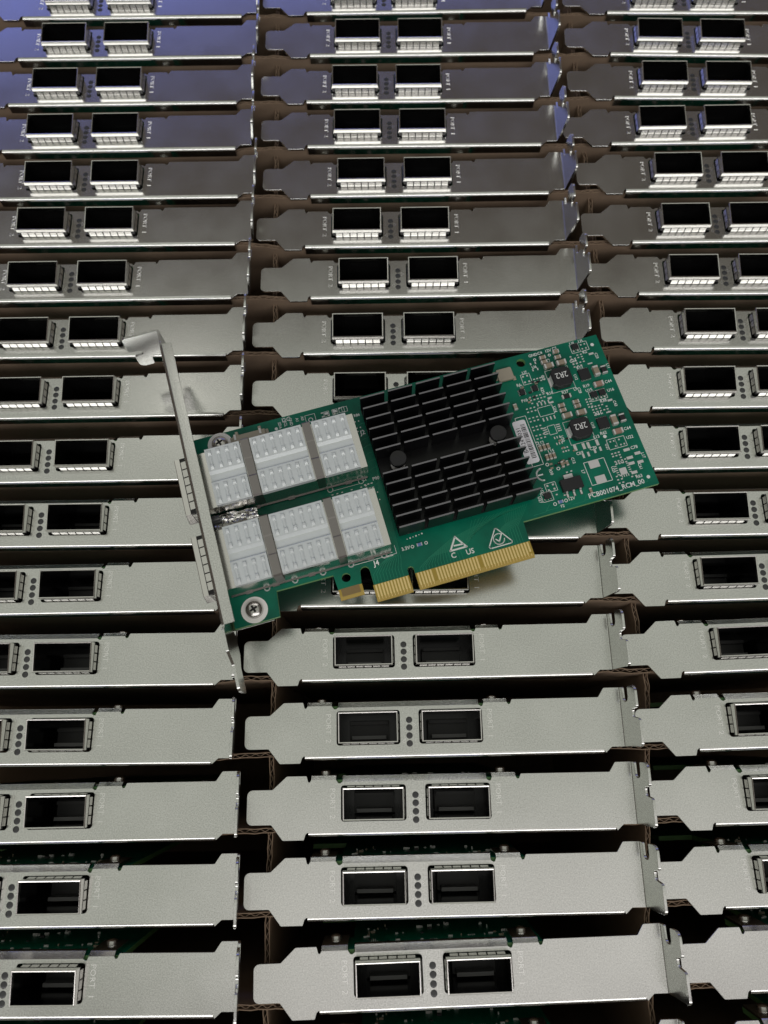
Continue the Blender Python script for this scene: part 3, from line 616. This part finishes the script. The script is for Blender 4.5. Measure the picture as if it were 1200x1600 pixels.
smd('capacitor', 137.1, 55.4, 1.8, 3.5, 1.5, 'ceramic', True); smd('capacitor', 136.3, 36.7, 1.8, 3.5, 1.5, 'ceramic', True)
smd('chip_coil', 139.9, 55.2, 1.8, 2.8, 1.1, 'chip', True); smd('chip_coil', 139.3, 36.8, 1.8, 2.8, 1.1, 'chip', True)
smd('capacitor', 136.3, 50.7, 3.3, 1.7, 1.1, 'pinkcer'); smd('capacitor', 136.2, 32.7, 3.3, 1.7, 1.1, 'pinkcer')
smd('resistor', 124.4, 49.5, 3.2, 1.4, 0.6, 'chip')
for k in range(3): smd('capacitor', 109.6+k*1.35, 34.0, 0.9, 2.0, 0.9, 'ceramic', True); smd('capacitor', 110.6+k*1.25, 30.4, 0.9, 2.0, 0.9, 'ceramic', True)
smd('capacitor', 114.6, 26.7, 0.9, 2.0, 0.9, 'ceramic', True); smd('capacitor', 116.3, 26.8, 0.8, 1.6, 0.7, 'ceramic', True); smd('capacitor', 106.6, 50.4, 1.2, 2.1, 0.9, 'beige', True); smd('capacitor', 120.3, 15.6, 0.8, 1.9, 0.7, 'ceramic', True)
smd('fuse', 62.1, 13.9, 1.7, 1.0, 0.5, 'bluefuse'); smd('fuse', 109.7, 14.9, 1.7, 1.0, 0.5, 'bluefuse')
smd('led_chip', 45.4, 65.9, 1.3, 0.8, 0.5, 'silk'); smd('led_chip', 48.3, 65.9, 1.3, 0.8, 0.5, 'silk')
def ic(name, a, b, w, h, n, legs=None, rot=False):
    mb = MB(); mb.box(a-w/2, a+w/2, b-h/2, b+h/2, 0.08, n, 0)
    if legs:
        for i in range(legs):
            q = (i-(legs-1)/2)*(w*0.85/max(1, legs-1)) if not rot else (i-(legs-1)/2)*(h*0.85/max(1, legs-1))
            for sg in (-1, 1):
                if rot: mb.box(a+sg*w/2-(0.5 if sg < 0 else 0), a+sg*w/2+(0.5 if sg > 0 else 0), b+q-.13, b+q+.13, 0, 0.3, 1)
                else: mb.box(a+q-.13, a+q+.13, b+sg*h/2-(0.5 if sg < 0 else 0), b+sg*h/2+(0.5 if sg > 0 else 0), 0, 0.3, 1)
    return obj(name, mb.mesh(name, ['chip', 'tin'], bevel=0.06, smooth=False), PCB)
ic('regulator_chip', 133.0, 55.5, 3.7, 3.7, 0.9, 7); ic('regulator_chip', 132.6, 36.9, 3.7, 3.7, 0.9, 7)
ic('logic_chip', 110.6, 55.0, 1.6, 2.0, 0.9, 4, True); ic('logic_chip', 115.2, 55.2, 1.6, 2.0, 0.9, 4, True)
for a, b in ((133.6, 66.3), (133.4, 47.5), (136.3, 47.5), (106.2, 17.9)): ic('transistor', a, b, 2.2, 1.9, 0.9, 3)
# voltage regulator with heat tab
mb = MB(); mb.box(111.4, 118.4, 17.4, 21.4, 0.1, 1.7, 0); mb.box(113.4, 116.6, 21.4, 23.2, 0.0, 0.45, 1)
for k in range(3):
    a = 112.6+k*2.3; mb.box(a-.4, a+.4, 16.9, 17.5, 0.4, 1.0, 1); mb.box(a-.4, a+.4, 15.4, 17.0, 0, 0.4, 1)
obj('voltage_regulator', mb.mesh('voltage_regulator', ['chip', 'tin'], bevel=0.1, smooth=False), PCB)
# two power coils marked 2R2
for a, b in ((124.55, 55.9), (124.15, 36.6)):
    mb = MB(); w, h = 3.35, 3.45; c = 1.1
    mb.prism([(a-w, b-h+c), (a-w+c, b-h), (a+w-c, b-h), (a+w, b-h+c), (a+w, b+h-c), (a+w-c, b+h), (a-w+c, b+h), (a-w, b+h-c)], 0.15, 3.0)
    co = obj('power_coil', mb.mesh('power_coil', 'chip', bevel=0.25, dissolve=True, smooth=False), PCB)
    mb = MB()
    for sg in (-1, 1):
        mb.box(a+sg*w-(0.7 if sg < 0 else -0.0), a+sg*w+(0.7 if sg > 0 else 0.0), b-1.7, b+1.7, 0, 0.25); mb.box(a+sg*(w+0.03)-.1, a+sg*(w+0.03)+.1, b-1.5, b+1.5, 0.1, 2.2)
    obj('coil_terminal', mb.mesh('coil_terminal', 'tin', smooth=False), PCB)
    mb = MB(); put_text(mb, '2R2', 3.0, a, b+0.5, 3.02, 180, sx=0.9); obj('coil_marking', mb.mesh('coil_marking', 'silk', smooth=False), PCB)
# crystal can
mb = MB(); mb.prism(rpoly([(104.4, 60.4, .5), (109.7, 60.4, .5), (109.7, 64.9, .5), (104.4, 64.9, .5)], 3), 0.3, 1.3); mb.box(103.4, 104.6, 61.5, 64.8, 0.02, 0.4); mb.box(109.4, 110.4, 60.1, 61.6, 0.02, 0.4)
obj('crystal_can', mb.mesh('crystal_can', 'beige', bevel=0.12), PCB)
# white barcode label
mb = MB(); mb.prism(rpoly([(103.7, 29.9, .8), (108.2, 29.9, .8), (108.2, 45.6, .8), (103.7, 45.6, .8)], 4), 0.01, 0.07)
lb = obj('barcode_label', mb.mesh('barcode_label', 'paper', smooth=False), PCB)
mb = MB(); b = 31.6; rb = random.Random(9)
while b < 44.0:
    w = rb.choice((.12, .12, .22, .32)); mb.box(106.0, 107.6, b, b+w, 0.07, 0.09); b += w+rb.choice((.14, .18, .3))
put_text(mb, 'BK 24 5031', 2.0, 105.0, 38.6, 0.09, 90)
obj('barcode_print', mb.mesh('barcode_print', 'ink', smooth=False), lb)

# black heat sink with its fins and push pins
mb = MB(); mb.box(56.5, 101.8, 17.6, 62.9, 2.2, 4.0); mb.box(64, 94, 26, 55, 0.05, 2.2)
HS = obj('heat_sink', mb.mesh('heat_sink', 'anod', bevel=0.2, smooth=False), ROOT)
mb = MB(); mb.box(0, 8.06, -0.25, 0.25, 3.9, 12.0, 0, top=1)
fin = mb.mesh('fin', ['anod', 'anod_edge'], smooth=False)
bs = [62.45-3.70*k for k in range(6)] + [35.75-3.60*k for k in range(6)]
for bb in bs:
    for k in range(5): obj('fin', fin, HS, T(56.5+k*9.31, bb, 0))
for a, b in ((62.7, 40.1), (95.6, 39.5)):
    mb = MB(); mb.cyl((a, b, 8.6), 2.7, 1.7, 28); mb.cyl((a, b, 4.0), 1.1, 4.7, 14)
    pin = obj('push_pin', mb.mesh('push_pin', 'black_plastic', bevel=0.2), HS)
    mb = MB(); N = 90; rr = 2.1; sv = []; sf = []
    for i in range(N+1):
        q = 2*math.pi*5*i/N; z = 4.2+4.2*i/N; cx, cy = a+rr*math.cos(q), b+rr*math.sin(q)
        for j in range(5):
            w = 2*math.pi*j/5; sv.append((cx+.22*math.cos(w)*math.cos(q), cy+.22*math.cos(w)*math.sin(q), z+.22*math.sin(w)))
    for i in range(N):
        for j in range(5): sf.append((i*5+j, i*5+(j+1) % 5, (i+1)*5+(j+1) % 5, (i+1)*5+j))
    mb.add(sv, sf); obj('spring', mb.mesh('spring', 'tin'), pin)

# pale riding heat sinks on the two cages, held by steel clip bands
rib_v = MB()
rib_v.box(-.30, .30, -2.3, 2.3, 0, .30)
for q, e_ in ((-2.3, -1), (2.3, 1)):
    rib_v.add([(-.58, q-1.05, 0), (.58, q-1.05, 0), (.58, q+.8, 0), (-.58, q+.8, 0), (-.46, q-.25, .7), (.46, q-.25, .7), (.46, q+.45, .7), (-.46, q+.45, .7)],
              [(4, 5, 6, 7), (0, 1, 5, 4), (1, 2, 6, 5), (2, 3, 7, 6), (3, 0, 4, 7), (0, 3, 2, 1)])
rib_v.box(-.62, -.50, -3.4, 3.4, 0, .16); rib_v.box(.50, .62, -3.4, 3.4, 0, .16)
rib = rib_v.mesh('rib', 'alu', bevel=0.05, smooth=False)
CT_N = 14.9-CAGE_Y+HY     # cage top height above the board
for cx in CAGE_X:
    cb = cx-14.6
    for a0, a1, nr in ((4.9, 16.0, 4), (19.3, 36.0, 6), (39.4, 50.6, 4)):
        mb = MB()
        b0, b1 = cb-9.55, cb+9.55
        prof = [(b0, 0), (b0, 1.7), (b0+.15, 1.85), (b0+7.6, 1.85), (b0+8.2, 1.0), (b0+10.4, 1.0), (b0+11.3, 1.85), (b1-.15, 1.85), (b1, 1.7), (b1, 0)]
        mb.sweep([(p, CT_N+0.02+q) for p, q in prof], a0, a1, lambda a, b, n: (a, b, n), closed=True)
        blk = obj('cage_heat_sink', mb.mesh('cage_heat_sink', 'alu', smooth=False), ROOT)
        st = (a1-a0)/nr
        for k in range(nr):
            aa = a0+st*(k+0.5)
            obj('rib', rib, blk, T(aa, b0+3.7, CT_N+1.80)); obj('rib', rib, blk, T(aa, b1-4.0, CT_N+1.80))
    for a0, a1 in ((16.4, 19.0), (36.4, 39.0)):
        mb = MB(); b0, b1 = cb-9.9, cb+9.9; t = .3; h = CT_N+2.15
        prof = [(b0, 3.5), (b0, h-.5), (b0+.5, h), (cb-3.2, h), (cb-2.8, h-.08), (cb+2.8, h-.08), (cb+3.2, h), (b1-.5, h), (b1, h-.5), (b1, 3.5)]
        prof += [(b1-t, 3.5), (b1-t, h-.6), (b1-.6, h-t), (cb+3.2, h-t), (cb+2.8, h-.08-t), (cb-2.8, h-.08-t), (cb-3.2, h-t), (b0+.6, h-t), (b0+t, h-.6), (b0+t, 3.5)]
        mb.sweep(prof, a0, a1, lambda a, b, n: (a, b, n), closed=True, caps=False)
        obj('clip_band', mb.mesh('clip_band', 'band', smooth=False), ROOT)
    # pressed side rail with small tabs along the near wall of the cage
    mb = MB(); b0 = cb-9.42
    mb.box(1.5, 52.5, b0-.28, b0, 0.2, 0.8)
    for a in (6, 14.5, 26, 45): mb.box(a, a+2.2, b0-.55, b0-.28, 0.0, 0.6)
    obj('side_rail', mb.mesh('side_rail', 'band', bevel=0.06, smooth=False), ROOT)
# crumpled shielding foil between the cages
mb = MB(); rf = random.Random(4); NX_, NY_ = 34, 16
vs = []
for i in range(NX_+1):
    for j in range(NY_+1):
        u, v = i/NX_, j/NY_
        n = 4.2 + 3.0*math.sin(v*math.pi) + 0.8*math.sin(u*9+7*v) * math.sin(v*13-u*5) + 0.15*math.sin(u*31+v*17) + rf.uniform(-.05, .05)
        vs.append((0.8+15.0*u + rf.uniform(-.12, .12), 33.6+6.1*v + rf.uniform(-.1, .1), n*(1-0.35*u)))
fs = [(i*(NY_+1)+j, (i+1)*(NY_+1)+j, (i+1)*(NY_+1)+j+1, i*(NY_+1)+j+1) for i in range(NX_) for j in range(NY_)]
mb.add(vs, fs); obj('shielding_foil', mb.mesh('shielding_foil', 'foil', smooth=True), ROOT)
# beige two-pin connector on the top edge
mb = MB(); mb.box(13.6, 24.4, 61.6, 65.2, 0.1, 3.2); mb.box(14.6, 15.6, 65.2, 66.6, 0.1, 3.0); mb.box(22.3, 23.3, 65.2, 66.6, 0.1, 3.0); mb.box(12.6, 13.6, 62.4, 65.6, 0.1, 1.6); mb.box(24.4, 25.4, 62.4, 65.6, 0.1, 1.6)
cn = obj('pin_connector', mb.mesh('pin_connector', 'beige', bevel=0.15, smooth=False), ROOT)
for a in (14.4, 22.8):
    mb = MB(); mb.box(a-.35, a+.35, 63.6, 65.5, 3.2, 3.5); obj('connector_clip', mb.mesh('connector_clip', 'tin', smooth=False), cn)
# bracket screws with crosshead recess on bare round pads
for a, b in ((8.9, 65.0), (7.3, 8.1)):
    mb = MB(); mb.cyl((a, b, 0.0), 4.15, 0.06, 32); obj('screw_pad', mb.mesh('screw_pad', 'pad'), PCB)
    mb = MB(); n = 28
    prof = [(2.75, 0.06), (2.75, 0.7), (2.5, 1.3), (2.0, 1.75), (1.3, 2.0)]
    vs = [];
    for r, z in prof: vs += [(a+r*math.cos(2*math.pi*i/n), b+r*math.sin(2*math.pi*i/n), z) for i in range(n)]
    fs = []
    for k in range(len(prof)-1):
        for i in range(n): fs.append((k*n+i, k*n+(i+1) % n, (k+1)*n+(i+1) % n, (k+1)*n+i))
    mb.add(vs, fs)
    rot = R(20)
    crs = []
    for q in range(4):
        for (x, y) in ((.32, .32), (1.3, .32), (1.3, -.32)) if False else ((.32, -1.25), (.32, -.32)):
            ang = q*math.pi/2+rot; crs.append((a+x*math.cos(ang)-y*math.sin(ang), b+x*math.sin(ang)+y*math.cos(ang)))
        ang = q*math.pi/2+rot; x, y = 1.25, -.32; crs.append((a+x*math.cos(ang)-y*math.sin(ang), b+x*math.sin(ang)+y*math.cos(ang)))
    cc = []
    for q in range(4):
        ang = q*math.pi/2+rot
        for x, y in ((.33, -.33), (1.22, -.33), (1.22, .33)):
            cc.append((a+x*math.cos(ang)-y*math.sin(ang), b+x*math.sin(ang)+y*math.cos(ang)))
    top = [(a+1.3*math.cos(2*math.pi*i/n), b+1.3*math.sin(2*math.pi*i/n)) for i in range(n)]
    mb.prism(top, 0.9, 2.0, [cc])
    mb.cyl((a, b, 0.7), 1.28, 0.25, 20, mi=1)
    obj('bracket_screw', mb.mesh('bracket_screw', ['screw', 'chip']), ROOT)
